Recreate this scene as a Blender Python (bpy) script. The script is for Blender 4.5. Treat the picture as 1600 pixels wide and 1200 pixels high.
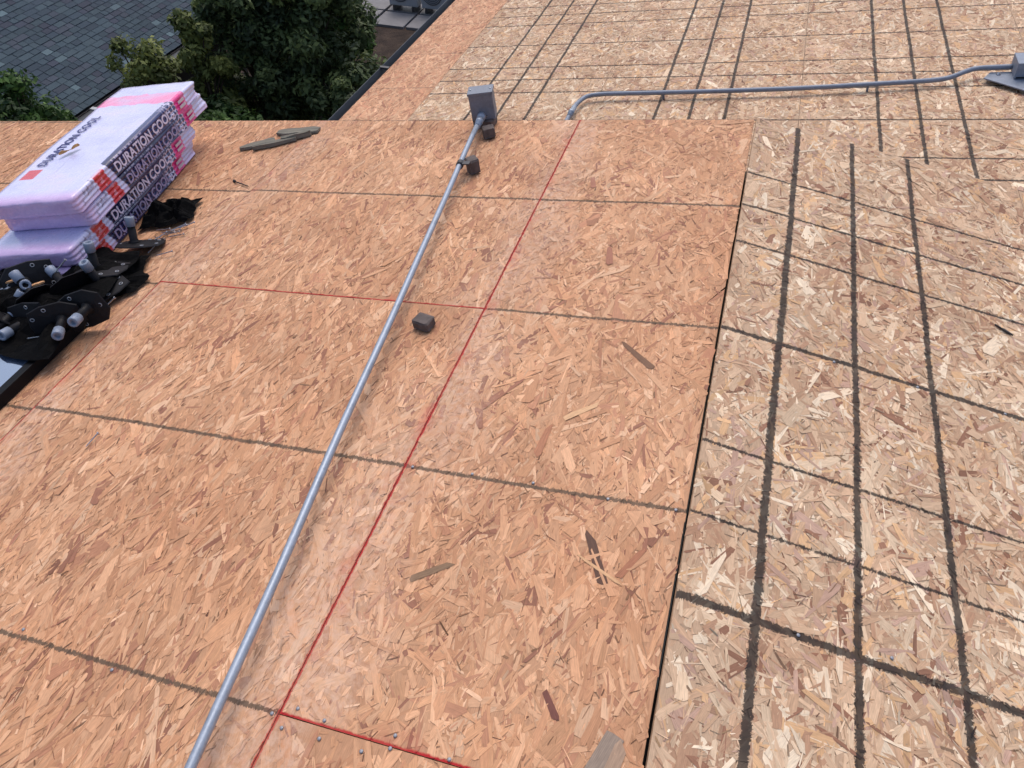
import bpy, bmesh, math, random
import numpy as np
from mathutils import Matrix, Vector, noise as mnoise

for o in list(bpy.data.objects):
    bpy.data.objects.remove(o)
scene = bpy.context.scene
COL = scene.collection
rng = np.random.default_rng(11)
random.seed(5)

# ------------------------------------------------------------------ camera
cd = bpy.data.cameras.new('camera')
cam = bpy.data.objects.new('camera', cd)
COL.objects.link(cam)
cd.sensor_width = 36.0
cd.lens = 1145.22 / 1600 * 36
cd.clip_start = 0.05
cd.clip_end = 500
cam.matrix_world = Matrix(((0.9552, -0.2113, 0.2074, -0.1267),
                           (0.2960, 0.6982, -0.6519, -0.3391),
                           (-0.0071, 0.6841, 0.7294, 1.3372),
                           (0, 0, 0, 1)))
scene.camera = cam
# ------------------------------------------------------------------ world, sun, exposure
SUN_ELEV, SUN_AZ = 60.0, 345.0          # compass-like: 0 = +Y, clockwise
world = bpy.data.worlds.new('World')
scene.world = world
world.use_nodes = True
wn = world.node_tree
bg = wn.nodes['Background']
sky = wn.nodes.new('ShaderNodeTexSky')
sky.sky_type = 'NISHITA'
sky.sun_disc = False
sky.sun_elevation = math.radians(SUN_ELEV)
sky.sun_rotation = math.radians(SUN_AZ)
sky.air_density = 1.0
sky.dust_density = 4.0
sky.ozone_density = 1.0
wn.links.new(sky.outputs[0], bg.inputs[0])
bg.inputs[1].default_value = 0.15
sl = bpy.data.lights.new('sun', 'SUN')
sl.energy = 0.7
sl.angle = math.radians(35)
sl.color = (1.0, 0.96, 0.91)
so = bpy.data.objects.new('sun', sl)
COL.objects.link(so)
az, el = math.radians(SUN_AZ), math.radians(SUN_ELEV)
sdir = Vector((math.sin(az) * math.cos(el), math.cos(az) * math.cos(el), math.sin(el)))
so.rotation_euler = sdir.to_track_quat('Z', 'Y').to_euler()
so.location = (0, 0, 8)
vs = scene.view_settings
vs.view_transform = 'Standard'
vs.look = 'None'
vs.exposure = 0.34
vs.gamma = 1.0
vs.use_curve_mapping = False

# ------------------------------------------------------------------ frames of the roof planes
TH = math.radians(8.3425)
CT, ST = math.cos(TH), math.sin(TH)
INCH = 0.0254


def frame(dx, n, o):
    return Matrix(((dx[0], 0, n[0], o[0]), (dx[1], 1, n[1], o[1]), (dx[2], 0, n[2], o[2]), (0, 0, 0, 1)))


MA = frame((CT, 0, ST), (-ST, 0, CT), (0, 0, 0))          # left slope of the upper roof
MB = frame((CT, 0, -ST), (ST, 0, CT), (0, 0, 0))          # right slope
MC = frame((CT, 0, ST), (-ST, 0, CT), (0, 0, -0.6897))    # lower roof, parallel to the left slope

# ------------------------------------------------------------------ helpers


def srgb(r, g, b):
    f = lambda c: (c / 255 / 12.92) if c / 255 <= 0.04045 else ((c / 255 + 0.055) / 1.055) ** 2.4
    return (f(r), f(g), f(b), 1.0)


def empty(name, label=None, cat=None, group=None, mat=None):
    o = bpy.data.objects.new(name, None)
    o.empty_display_size = 0.1
    COL.objects.link(o)
    if mat is not None:
        o.matrix_world = mat
    return tag(o, label, cat, group)


def tag(o, label=None, cat=None, group=None, kind=None):
    if label: o['label'] = label
    if cat: o['category'] = cat
    if group: o['group'] = group
    if kind: o['kind'] = kind
    return o


def link(name, mesh, mat=None, parent=None, local=None):
    o = bpy.data.objects.new(name, mesh)
    COL.objects.link(o)
    if mat is not None and len(mesh.materials) == 0:
        mesh.materials.append(mat)
    if parent is not None:
        o.parent = parent
    if local is not None:
        o.matrix_local = local
    return o


def bm_mesh(bm, name, smooth=False):
    me = bpy.data.meshes.new(name)
    bm.normal_update()
    if smooth:
        for f in bm.faces: f.smooth = True
    bm.to_mesh(me)
    bm.free()
    return me


def box_bm(bm, x0, x1, y0, y1, z0, z1, bevel=0.0, seg=2):
    r = bmesh.ops.create_cube(bm, size=1.0)
    vsx = r['verts']
    for v in vsx:
        v.co = Vector(((x0 + x1) / 2 + v.co.x * (x1 - x0), (y0 + y1) / 2 + v.co.y * (y1 - y0), (z0 + z1) / 2 + v.co.z * (z1 - z0)))
    if bevel > 0:
        es = list({e for v in vsx for e in v.link_edges})
        bmesh.ops.bevel(bm, geom=es, offset=bevel, segments=seg, affect='EDGES', profile=0.6)


def box(name, x0, x1, y0, y1, z0, z1, mat, parent=None, bevel=0.0, seg=2, local=None):
    bm = bmesh.new()
    box_bm(bm, x0, x1, y0, y1, z0, z1, bevel, seg)
    return link(name, bm_mesh(bm, name), mat, parent, local)


def tube_bm(bm, pts, rad, n=14, cap=True):
    pts = [Vector(p) for p in pts]
    rads = rad if isinstance(rad, (list, tuple)) else [rad] * len(pts)
    rings = []
    upv = None
    for i, p in enumerate(pts):
        t = (pts[min(i + 1, len(pts) - 1)] - pts[max(i - 1, 0)]).normalized()
        if upv is None:
            upv = t.orthogonal().normalized()
        upv = (upv - t * upv.dot(t)).normalized()
        s = t.cross(upv)
        rings.append([bm.verts.new(p + (upv * math.cos(2 * math.pi * k / n) + s * math.sin(2 * math.pi * k / n)) * rads[i]) for k in range(n)])
    for a, b in zip(rings[:-1], rings[1:]):
        for k in range(n):
            f = bm.faces.new((a[k], a[(k + 1) % n], b[(k + 1) % n], b[k]))
            f.smooth = True
    if cap:
        bm.faces.new(list(reversed(rings[0])))
        bm.faces.new(rings[-1])


def tube(name, pts, rad, mat, parent=None, n=14, local=None):
    bm = bmesh.new()
    tube_bm(bm, pts, rad, n)
    return link(name, bm_mesh(bm, name), mat, parent, local)


def lathe_bm(bm, prof, n=20, origin=(0, 0, 0)):
    """profile of (r, z) turned about z"""
    o = Vector(origin)
    rings = []
    for r, z in prof:
        rings.append([bm.verts.new(o + Vector((r * math.cos(2 * math.pi * k / n), r * math.sin(2 * math.pi * k / n), z))) for k in range(n)])
    for a, b in zip(rings[:-1], rings[1:]):
        for k in range(n):
            f = bm.faces.new((a[k], a[(k + 1) % n], b[(k + 1) % n], b[k]))
            f.smooth = True
    bm.faces.new(list(reversed(rings[0])))
    bm.faces.new(rings[-1])


# ------------------------------------------------------------------ node helpers
class NT:
    def __init__(self, name):
        self.m = bpy.data.materials.new(name)
        self.m.use_nodes = True
        self.t = self.m.node_tree
        self.b = self.t.nodes['Principled BSDF']

    def n(self, typ, **kw):
        nd = self.t.nodes.new(typ)
        for k, v in kw.items():
            setattr(nd, k, v)
        return nd

    def l(self, a, b):
        self.t.links.new(a, b)

    def val(self, sock, v):
        if hasattr(v, 'is_output') or isinstance(v, bpy.types.NodeSocket):
            self.l(v, sock)
        else:
            sock.default_value = v

    def math(self, op, a, b=0.0, c=None, clamp=False):
        nd = self.n('ShaderNodeMath', operation=op, use_clamp=clamp)
        self.val(nd.inputs[0], a)
        self.val(nd.inputs[1], b)
        if c is not None: self.val(nd.inputs[2], c)
        return nd.outputs[0]

    def mix(self, fac, a, b, blend='MIX'):
        nd = self.n('ShaderNodeMix', data_type='RGBA', blend_type=blend)
        self.val(nd.inputs['Factor'], fac)
        self.val(nd.inputs['A'], a)
        self.val(nd.inputs['B'], b)
        return nd.outputs['Result']

    def noise(self, vec, scale=5.0, detail=3.0, rough=0.55, dist=0.0):
        nd = self.n('ShaderNodeTexNoise')
        if vec is not None: self.l(vec, nd.inputs['Vector'])
        nd.inputs['Scale'].default_value = scale
        nd.inputs['Detail'].default_value = detail
        nd.inputs['Roughness'].default_value = rough
        nd.inputs['Distortion'].default_value = dist
        return nd.outputs['Fac']

    def ramp(self, fac, stops, interp='LINEAR'):
        nd = self.n('ShaderNodeValToRGB')
        nd.color_ramp.interpolation = interp
        els = nd.color_ramp.elements
        while len(els) < len(stops): els.new(0.5)
        for e, (p, c) in zip(els, stops):
            e.position = p
            e.color = c if len(c) == 4 else (*c, 1)
        self.val(nd.inputs[0], fac)
        return nd.outputs[0]

    def maprange(self, v, a, b, c=0.0, d=1.0, smooth=False):
        nd = self.n('ShaderNodeMapRange', clamp=True)
        if smooth: nd.interpolation_type = 'SMOOTHSTEP'
        self.val(nd.inputs['Value'], v)
        for k, x in zip(('From Min', 'From Max', 'To Min', 'To Max'), (a, b, c, d)):
            self.val(nd.inputs[k], x)
        return nd.outputs['Result']

    def obj(self):
        return self.n('ShaderNodeTexCoord').outputs['Object']

    def scale(self, vec, s):
        nd = self.n('ShaderNodeVectorMath', operation='MULTIPLY')
        self.val(nd.inputs[0], vec)
        nd.inputs[1].default_value = s
        return nd.outputs[0]

    def bump(self, h, strength=0.3, dist=0.01):
        nd = self.n('ShaderNodeBump')
        nd.inputs['Strength'].default_value = strength
        nd.inputs['Distance'].default_value = dist
        self.l(h, nd.inputs['Height'])
        self.l(nd.outputs[0], self.b.inputs['Normal'])

    def out(self, col=None, rough=None, metal=None, spec=None):
        if col is not None: self.val(self.b.inputs['Base Color'], col)
        if rough is not None: self.val(self.b.inputs['Roughness'], rough)
        if metal is not None: self.val(self.b.inputs['Metallic'], metal)
        if spec is not None: self.val(self.b.inputs['Specular IOR Level'], spec)
        return self.m


def simple(name, col, var=0.15, scale=20.0, rough=0.6, metal=0.0, bump=0.0, spec=0.5, stretch=(1, 1, 1), dist=0.002):
    t = NT(name)
    v = t.scale(t.obj(), stretch)
    f = t.noise(v, scale, 4, 0.6)
    a = tuple(c * (1 - var) for c in col[:3]) + (1,)
    b = tuple(min(1, c * (1 + var)) for c in col[:3]) + (1,)
    c = t.ramp(f, [(0.3, a), (0.7, b)])
    t.out(c, t.maprange(t.noise(v, scale * 2.3, 3), 0.3, 0.7, max(0.03, rough - 0.08), min(1, rough + 0.08)), metal, spec)
    if bump: t.bump(f, bump, dist)
    return t.m


# ------------------------------------------------------------------ OSB
def osb_material(name, ink_u, ink_v, ink_col, ink_op, red='', dust=0.0):
    t = NT(name)
    col = t.n('ShaderNodeVertexColor', layer_name='strand').outputs['Color']
    fl = t.n('ShaderNodeUVMap', uv_map='grain').outputs[0]
    sh = t.n('ShaderNodeUVMap', uv_map='sheet').outputs[0]
    sep = t.n('ShaderNodeSeparateXYZ')
    t.l(sh, sep.inputs[0])
    u, v = sep.outputs[0], sep.outputs[1]
    # wood grain along each strand
    g1 = t.noise(t.scale(fl, (0.55, 16.0, 1)), 1.0, 3, 0.65)
    g2 = t.noise(t.scale(fl, (1.6, 5.0, 1)), 1.0, 2, 0.5)
    gr = t.maprange(g1, 0.25, 0.75, 0.74, 1.17)
    gr2 = t.maprange(g2, 0.25, 0.75, 0.88, 1.1)
    gm = t.math('MULTIPLY', gr, gr2)
    cc = t.n('ShaderNodeCombineXYZ')
    for i in range(3): t.l(gm, cc.inputs[i])
    col = t.mix(1.0, col, cc.outputs[0], 'MULTIPLY')
    # slow change of tone over the sheet: wetting, sun bleaching, foot traffic
    w = t.noise(t.scale(sh, (0.05, 0.05, 1)), 1.0, 4, 0.6)
    col = t.mix(t.maprange(w, 0.35, 0.68, 0, 0.42), col, (0.62, 0.46, 0.36, 1), 'MULTIPLY')
    if dust > 0:
        d = t.math('MINIMUM', t.math('ABSOLUTE', u), t.math('ABSOLUTE', t.math('SUBTRACT', u, 48.0)))
        d = t.math('ADD', d, t.maprange(t.noise(t.scale(sh, (0.12, 0.06, 1)), 1.0, 3), 0.3, 0.7, -4, 6))
        sp = t.maprange(t.noise(t.scale(sh, (1.3, 1.3, 1)), 1.0, 4, 0.7), 0.4, 0.62, 0.15, 1.0)
        k = t.math('MULTIPLY', t.maprange(d, 1.0, 8.0, dust, 0.0, True), sp)
        col = t.mix(k, col, srgb(212, 180, 158))
    # printed nailing lines
    wob = t.maprange(t.noise(t.scale(sh, (0.09, 0.09, 1)), 1.0, 2), 0, 1, -0.25, 0.25)
    rag = t.maprange(t.noise(t.scale(sh, (2.6, 2.6, 1)), 1.0, 3, 0.7), 0.2, 0.8, -0.20, 0.20)
    ragd = t.maprange(t.noise(t.scale(fl, (0.8, 7.0, 1)), 1.0, 2, 0.6), 0.25, 0.75, -0.13, 0.13)
    rag = t.math('ADD', rag, ragd)
    ink = None
    for axis, lst in ((u, ink_u), (v, ink_v)):
        a = t.math('ADD', axis, wob)
        for c, wd in lst:
            d = t.math('ADD', t.math('ABSOLUTE', t.math('SUBTRACT', a, c)), rag)
            k = t.maprange(d, wd * 0.5 - 0.04, wd * 0.5 + 0.05, 1.0, 0.0)
            ink = k if ink is None else t.math('MAXIMUM', ink, k)
    if ink is not None:
        op = t.maprange(t.noise(t.scale(sh, (0.5, 0.5, 1)), 1.0, 3), 0.25, 0.6, ink_op * 0.88, ink_op)
        inkc = t.mix(0.07, ink_col, col)
        col = t.mix(t.math('MULTIPLY', ink, op), col, inkc)
    if red:
        el_ = t.math('ADD', t.math('ABSOLUTE', u), 0.0 if 'L' in red else 0.14)
        e = t.math('MINIMUM', el_, t.math('ABSOLUTE', t.math('SUBTRACT', u, 48.0)))
        ev = t.math('ABSOLUTE', v)
        rg = t.maprange(t.noise(t.scale(sh, (1.8, 1.8, 1)), 1.0, 3, 0.7), 0.2, 0.8, -0.1, 0.1)
        k1 = t.maprange(t.math('ADD', e, rg), 0.08, 0.21, 1.0, 0.0)
        k2 = t.maprange(t.math('ADD', ev, rg), 0.10, 0.24, 1.0, 0.0)
        sm = t.math('MULTIPLY', t.maprange(t.math('MINIMUM', e, ev), 0.1, 2.0, 0.55, 0.0, True),
                    t.maprange(t.noise(t.scale(sh, (0.16, 0.16, 1)), 1.0, 4, 0.65), 0.5, 0.68, 0.0, 1.0))
        col = t.mix(sm, col, srgb(190, 86, 70))
        fade = t.maprange(t.noise(t.scale(sh, (0.06, 0.06, 1)), 1.0, 2), 0.3, 0.5, 0.7, 1.0)
        col = t.mix(t.math('MULTIPLY', t.math('MAXIMUM', k1, k2), fade), col, srgb(172, 34, 38))
    h = t.math('ADD', t.math('MULTIPLY', g1, 0.6), t.math('MULTIPLY', t.noise(t.scale(sh, (9, 9, 1)), 1.0, 2), 0.4))
    t.bump(h, 0.35, 0.0006)
    t.out(col, t.maprange(g1, 0.2, 0.8, 0.62, 0.8), 0.0, 0.25)
    return t.m


BLK = srgb(24, 25, 28)
M_A = osb_material('osb_golden', [], [(24, .40), (48, .36), (72, .42)], srgb(84, 72, 60), 0.95, red='LR', dust=0.55)
M_A2 = osb_material('osb_golden_upper', [], [(24, .40), (48, .36), (72, .42)], srgb(84, 72, 60), 0.95, red='R', dust=0.5)
M_A3 = osb_material('osb_golden_plain', [], [(24, .40), (48, .36), (72, .42)], srgb(84, 72, 60), 0.95, red='', dust=0.2)
M_B = osb_material('osb_grid', [(16, .74), (24, .64), (32, .64)],
                   [(16, .68), (24, .30), (32, .32), (48, .58), (64, .40), (72, .42), (80, .40)], BLK, 0.98)
M_C = osb_material('osb_grid_far', [(16, .72), (24, .72), (32, .72)],
                   [(0.2, .48), (16, .54), (24, .54), (32, .54), (48, .54), (64, .54), (72, .54), (80, .54)], srgb(30, 30, 32), 0.98)
M_CP = osb_material('osb_plain_strip', [], [(20, .40), (44, .40), (68, .40), (92, .4)], srgb(140, 108, 88), 0.8)
M_SLAB = simple('osb_edge', srgb(172, 136, 104), 0.35, 60, 0.85, bump=0.4)

PAL_A = [((212, 163, 126), 4), ((218, 171, 134), 3.4), ((207, 157, 119), 4), ((200, 149, 113), 3), ((187, 136, 106), 1.8), ((160, 112, 90), .7), ((224, 182, 147), 1.4)]
PAL_B = [((210, 179, 148), 4), ((220, 193, 162), 3.4), ((200, 165, 134), 3.4), ((182, 144, 116), 2.2), ((150, 110, 88), 1.0), ((234, 214, 186), 1.8), ((214, 174, 132), 1.8), ((192, 158, 138), 1.2)]
PAL_P = [((214, 166, 130), 4), ((222, 178, 142), 3), ((206, 154, 120), 3), ((194, 140, 110), 1.6), ((172, 122, 98), .4)]


def strands(name, W, L, u0, v0, pal, mat, parent, density, spread, seed, special=(), grow=1.0, relief=1.0, rag=(0, 0)):
    """W x L inches of wood strands pressed on a sheet: real flat flakes with edges and height, one mesh"""
    r = np.random.default_rng(seed)
    n = int(W * L * density * 1.75)
    cls = r.random(n)
    tiny, big = cls < 0.46, cls > 0.83
    ln = np.where(tiny, r.lognormal(math.log(0.75), .45, n), np.where(big, r.lognormal(math.log(3.1), .42, n), r.lognormal(math.log(1.7), .5, n)))
    wd = np.where(tiny, r.lognormal(math.log(.11), .5, n), np.where(big, r.lognormal(math.log(.66), .42, n), r.lognormal(math.log(.30), .55, n)))
    ln = np.clip(ln, .25, 7) * grow
    wd = np.clip(wd, .04, 1.5) * grow
    wd = np.minimum(wd, ln * .6)
    ang = np.pi / 2 + r.normal(0, spread, n)
    cx, cy = r.random(n) * W, r.random(n) * L
    rgb = np.array([srgb(*p[0])[:3] for p in pal])
    wt = np.array([p[1] for p in pal])
    idx = r.choice(len(pal), n, p=wt / wt.sum())
    # neighbouring strands drift together in tone
    c = rgb[idx] * r.normal(1.0, .085, (n, 1))
    # thin stain-like drift of tone between neighbouring strands
    c *= (1 + .07 * np.sin(cx * .31 + cy * .17 + seed) * np.sin(cy * .23 - cx * .11))[:, None]
    dk = tiny & (r.random(n) < .40)  # slivers coloured dark to stand for the shadowed slits at strand edges
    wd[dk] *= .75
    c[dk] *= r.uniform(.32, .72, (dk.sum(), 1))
    lt = tiny & (~dk) & (r.random(n) < .4)
    c[lt] = c[lt] * 1.12
    z0 = np.where(tiny, r.uniform(.5, 1.7, n), np.where(big, r.uniform(.1, 1.25, n), r.uniform(.1, 1.5, n))) * .001 / INCH
    tx = r.normal(0, .014, n) * np.where(tiny, 2.0, 1) * relief
    ty = r.normal(0, .075, n) * np.where(tiny, 2.0, 1) * relief
    if special:
        sp = np.array([(a, b, q, l, w) for a, b, q, l, w, _ in special])
        cx = np.r_[cx, sp[:, 0]]; cy = np.r_[cy, sp[:, 1]]; ang = np.r_[ang, sp[:, 2]]; ln = np.r_[ln, sp[:, 3]]; wd = np.r_[wd, sp[:, 4]]
        c = np.r_[c, np.array([srgb(*q[5])[:3] for q in special])]
        k = len(special)
        z0 = np.r_[z0, np.full(k, .0019 / INCH) + np.arange(k) * .004]
        tx = np.r_[tx, np.zeros(k)]; ty = np.r_[ty, np.zeros(k)]
        n += k
    # six corners: splintered ends
    k1, k2 = r.uniform(-.5, .5, n), r.uniform(-.5, .5, n)
    s = np.stack([-.5 - 0 * k1, .5 + 0 * k1, .5 + 0 * k1, -.5 + 0 * k1], 1)
    sx = np.stack([-np.ones(n) * .5 + .12 * r.random(n), np.ones(n) * .5 - .25 * r.random(n), np.ones(n) * .5,
                   np.ones(n) * .5 - .22 * r.random(n), -np.ones(n) * .5 + .22 * r.random(n), -np.ones(n) * .5], 1)
    sy = np.stack([-np.ones(n) * .5, -np.ones(n) * (.5 - .2 * r.random(n)), k1 * .7, np.ones(n) * (.5 - .2 * r.random(n)), np.ones(n) * .5, k2 * .7], 1)
    lx, ly = sx * ln[:, None], sy * wd[:, None]
    ca, sa = np.cos(ang)[:, None], np.sin(ang)[:, None]
    x = np.clip(cx[:, None] + lx * ca - ly * sa, -rag[0] * r.random((n, 1)) ** 3, W + rag[1] * r.random((n, 1)) ** 3)
    y = np.clip(cy[:, None] + lx * sa + ly * ca, 0, L)
    # strands that the sheet's edge would cut to slivers are left out
    area = lambda X, Y: np.abs((X * np.roll(Y, -1, 1) - Y * np.roll(X, -1, 1)).sum(1)) / 2
    keep = area(x, y) > .88 * area(lx, ly)
    x, y, lx, ly, c, z0, tx, ty = x[keep], y[keep], lx[keep], ly[keep], c[keep], z0[keep], tx[keep], ty[keep]
    n = int(keep.sum())
    z = z0[:, None] + np.clip(lx * tx[:, None], -.05, .05) + np.clip(ly * ty[:, None], -.05, .05)
    z = np.clip(z, .008, None)
    co = np.stack([x * INCH, y * INCH, z * INCH], 2).reshape(-1, 3)
    # the sheet's own face, just under the strands
    mean = (rgb * (wt / wt.sum())[:, None]).sum(0) * .86
    co = np.r_[co, np.array([(0, 0, .0002), (W * INCH / 2, 0, .0002), (W * INCH, 0, .0002), (W * INCH, L * INCH, .0002), (W * INCH / 2, L * INCH, .0002), (0, L * INCH, .0002)])]
    bx6 = np.array([[0, W / 2, W, W, W / 2, 0]]); by6 = np.array([[0, 0, 0, L, L, L]])
    x = np.r_[x, bx6]; y = np.r_[y, by6]; lx = np.r_[lx, by6]; ly = np.r_[ly, bx6]
    c = np.r_[c, mean[None]]
    n += 1
    me = bpy.data.meshes.new(name)
    me.vertices.add(n * 6)
    me.vertices.foreach_set('co', co.astype(np.float32).ravel())
    me.loops.add(n * 6)
    me.loops.foreach_set('vertex_index', np.arange(n * 6, dtype=np.int32))
    me.polygons.add(n)
    me.polygons.foreach_set('loop_start', np.arange(0, n * 6, 6, dtype=np.int32))
    me.polygons.foreach_set('loop_total', np.full(n, 6, dtype=np.int32))
    me.update(calc_edges=True)
    ca_ = me.color_attributes.new('strand', 'FLOAT_COLOR', 'POINT')
    c4 = np.repeat(np.c_[np.clip(c, 0, 1), np.ones(n)], 6, 0)
    ca_.data.foreach_set('color', c4.astype(np.float32).ravel())
    g = me.uv_layers.new(name='grain')
    off = r.random((n, 1, 2)) * 100
    g.data.foreach_set('uv', (np.stack([lx, ly], 2) + off).reshape(-1, 2).astype(np.float32).ravel())
    q = me.uv_layers.new(name='sheet')
    q.data.foreach_set('uv', np.stack([x + u0, y + v0], 2).reshape(-1, 2).astype(np.float32).ravel())
    me.materials.append(mat)
    o = link('wood_strands', me, None, parent)
    o['kind'] = 'stuff'
    return o


GAP = 0.0009
THICK = 0.011


def panel(M, parent, u0, u1, v0, v1, mat, pal, density, spread, seed, su=0.0, sv=0.0, special=(), grow=1.0, relief=1.0, label=None, rag=(0, 0)):
    """one sheet: u, v metres on the roof plane; su, sv = inches of the sheet's own print at that corner"""
    u0, u1, v0, v1 = u0 + GAP, u1 - GAP, v0 + GAP, v1 - GAP
    bm = bmesh.new()
    box_bm(bm, 0, u1 - u0, 0, v1 - v0, -THICK, 0)
    o = link('panel', bm_mesh(bm, 'panel'), M_SLAB, parent, M @ Matrix.Translation((u0, v0, -.0015)))
    if label: o['label'] = label
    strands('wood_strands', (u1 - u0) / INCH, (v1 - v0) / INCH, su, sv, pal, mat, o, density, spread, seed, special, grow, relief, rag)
    return o


upper = empty('upper_roof', 'golden and grey OSB sheathed upper roof with a ridge, nearest the viewer', 'roof')
lower = empty('lower_roof', 'lower OSB sheathed roof beyond with black line grid and dark gutter', 'roof')

WD = 1.2192
UR = -0.7148                       # joint marked red
A_COLS = [(UR, -0.0375), (UR - WD, UR), (UR - 2 * WD, UR - WD), (UR - 3 * WD, UR - 2 * WD)]


def sp_at(u, v, pu, pv, q, l, w, c):
    return ((u - pu) / INCH, (v - pv) / INCH, q, l, w, c)


spA1 = [sp_at(-.205, .460, UR, 0, 2.02, 5.4, .85, (104, 78, 66)), sp_at(-.234, 1.083, UR, 0, 2.40, 5.4, .8, (128, 98, 78)),
        sp_at(-.536, .352, UR, 0, .62, 4.0, .65, (140, 114, 90)), sp_at(-.13, .46, UR, 0, 1.1, 3.6, .6, (176, 122, 94)),
        sp_at(-.19, .43, UR, 0, 2.7, 4.6, .28, (220, 178, 136)), sp_at(-.215, .14, UR, 0, 2.2, 2.4, .55, (122, 78, 68)),
        sp_at(-.40, .75, UR, 0, 1.5, 4.4, .8, (182, 128, 98)), sp_at(-.40, 1.52, UR, 0, 1.75, 4.0, .9, (170, 118, 96)),
        sp_at(-.55, 1.95, UR, 0, 1.8, 3.0, .8, (172, 120, 98)), sp_at(-.33, .86, UR, 0, .7, 4.0, .7, (222, 180, 138)),
        sp_at(-.105, .075, UR, 0, 1.25, 3.6, 1.5, (150, 134, 120)), sp_at(-.085, .07, UR, 0, 1.35, 3.4, 1.0, (172, 146, 124))]
# left slope
RS = 0.42
for k, (v0, v1, dn) in enumerate(((0, 2.4384, 2.6), (-2.4384, 0, 1.6))):
    panel(MA, upper, *A_COLS[0], v0, v1, M_A, PAL_A, dn, .62, 100 + k, special=spA1 if k == 0 else (), rag=(0, .16))
for k, (v0, v1, dn) in enumerate(((1.2192, 2.4384, 2.6), (-1.2192, 1.2192, 2.4))):
    panel(MA, upper, *A_COLS[1], v0, v1, M_A2 if k == 0 else M_A, PAL_A, dn, RS, 110 + k)
for k, (v0, v1, dn) in enumerate(((0, 2.4384, 2.2), (-2.4384, 0, .8))):
    panel(MA, upper, *A_COLS[2], v0, v1, M_A3, PAL_A, dn, RS, 120 + k, sv=.5)
panel(MA, upper, *A_COLS[3], 1.2192, 2.4384, M_A3, PAL_A, 2.0, RS, 130, sv=.5)
panel(MA, upper, *A_COLS[3], -1.2192, 1.2192, M_A3, PAL_A, .8, RS, 131)
# right slope
UB = -0.2798
for k, (v0, v1, dn) in enumerate(((0, 2.4384, 2.6), (-2.4384, 0, 1.4))):
    panel(MB, upper, -.0315, UB + WD, v0, v1, M_B, PAL_B, dn, .95, 140 + k, su=(-.0315 - UB) / INCH, rag=(.12, 0))
panel(MB, upper, UB + WD, UB + 2 * WD, 1.2192, 2.4384, M_B, PAL_B, 1.8, .95, 142)
panel(MB, upper, UB + WD, UB + 2 * WD, -1.2192, 1.2192, M_B, PAL_B, 1.4, .95, 143)
# lower roof
UC, VC = -0.974, 3.837
cx_ = [UC - WD, UC, UC + WD, UC + 2 * WD, UC + 3 * WD, UC + 4 * WD]
for i in range(5):
    for j, (v0, v1, sv) in enumerate(((2.47, VC, 96 - (VC - 2.47) / INCH), (VC, VC + 2.4384, 0.0), (VC + 2.4384, VC + 4.8768, 0.0))):
        if j == 2 and i > 1: continue
        panel(MC, lower, cx_[i], cx_[i + 1], v0, v1, M_C, PAL_B, (1.5, 2.0, 1.0)[j] * (.6 if i == 4 else 1), .8, 200 + i * 3 + j, sv=sv, grow=1.15, relief=1.6)
for j, (v0, v1) in enumerate(((2.47, VC), (VC, VC + 2.4384), (VC + 2.4384, VC + 4.8768))):
    panel(MC, lower, cx_[0] - .525, cx_[0], v0, v1, M_CP, PAL_P, 2.0, .5, 230 + j, grow=1.2, relief=1.6)

# ------------------------------------------------------------------ materials for the rest
M_DARKWOOD = simple('rafter_wood', srgb(60, 46, 38), .25, 30, .8)
M_WALL = simple('house_wrap_wall', srgb(150, 140, 126), .08, 6, .8)
M_FASCIA = simple('dark_fascia', srgb(58, 56, 58), .12, 14, .5)
M_GUTTER = simple('gutter_metal', srgb(96, 100, 106), .12, 12, .38, .3)


def galv(name, base, rough, metal):
    t = NT(name)
    o = t.obj()
    vn = t.n('ShaderNodeTexVoronoi')
    vn.inputs['Scale'].default_value = 160
    t.l(o, vn.inputs['Vector'])
    sepc = t.n('ShaderNodeSeparateColor')
    t.l(vn.outputs['Color'], sepc.inputs[0])
    f = t.noise(o, 26, 5, .7)
    lo = tuple(c * .72 for c in base[:3]) + (1,)
    hi = tuple(min(1, c * 1.18) for c in base[:3]) + (1,)
    col = t.ramp(f, [(.28, lo), (.5, base), (.75, hi)])
    col = t.mix(.22, col, t.ramp(sepc.outputs[0], [(0, lo), (1, hi)]))
    sc = t.maprange(t.noise(t.scale(o, (90, 90, 90)), 1.0, 4, .7), .62, .72, 0, .45)
    col = t.mix(sc, col, tuple(c * .45 for c in base[:3]) + (1,))
    t.out(col, t.maprange(f, .25, .75, rough - .1, rough + .14), metal, .5)
    return t.m


M_PIPE = galv('galvanised_conduit', srgb(152, 162, 176), .45, .4)
M_BOX = galv('grey_steel_box', srgb(118, 124, 136), .5, .3)
M_PVC = galv('grey_conduit', srgb(126, 135, 150), .48, .1)
M_BLOCK = simple('weathered_block', srgb(92, 82, 78), .35, 40, .85, bump=.5, stretch=(1, 1, .3))
M_STEEL = simple('bright_steel', srgb(178, 180, 186), .15, 60, .3, .85)
M_OLDWOOD = simple('grey_lath', srgb(108, 104, 93), .55, 90, .85, bump=.5, stretch=(.06, 1.5, 1))
M_BLACK = simple('black_plastic', srgb(24, 24, 28), .25, 40, .55, spec=.22)
M_BLACKMAT = simple('black_felt', srgb(15, 15, 17), .3, 70, .8, bump=.6, spec=.15)
M_CAP = simple('grey_plastic_cap', srgb(122, 133, 152), .08, 40, .45)
M_RING = simple('pale_ring', srgb(150, 152, 158), .1, 40, .4)

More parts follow.
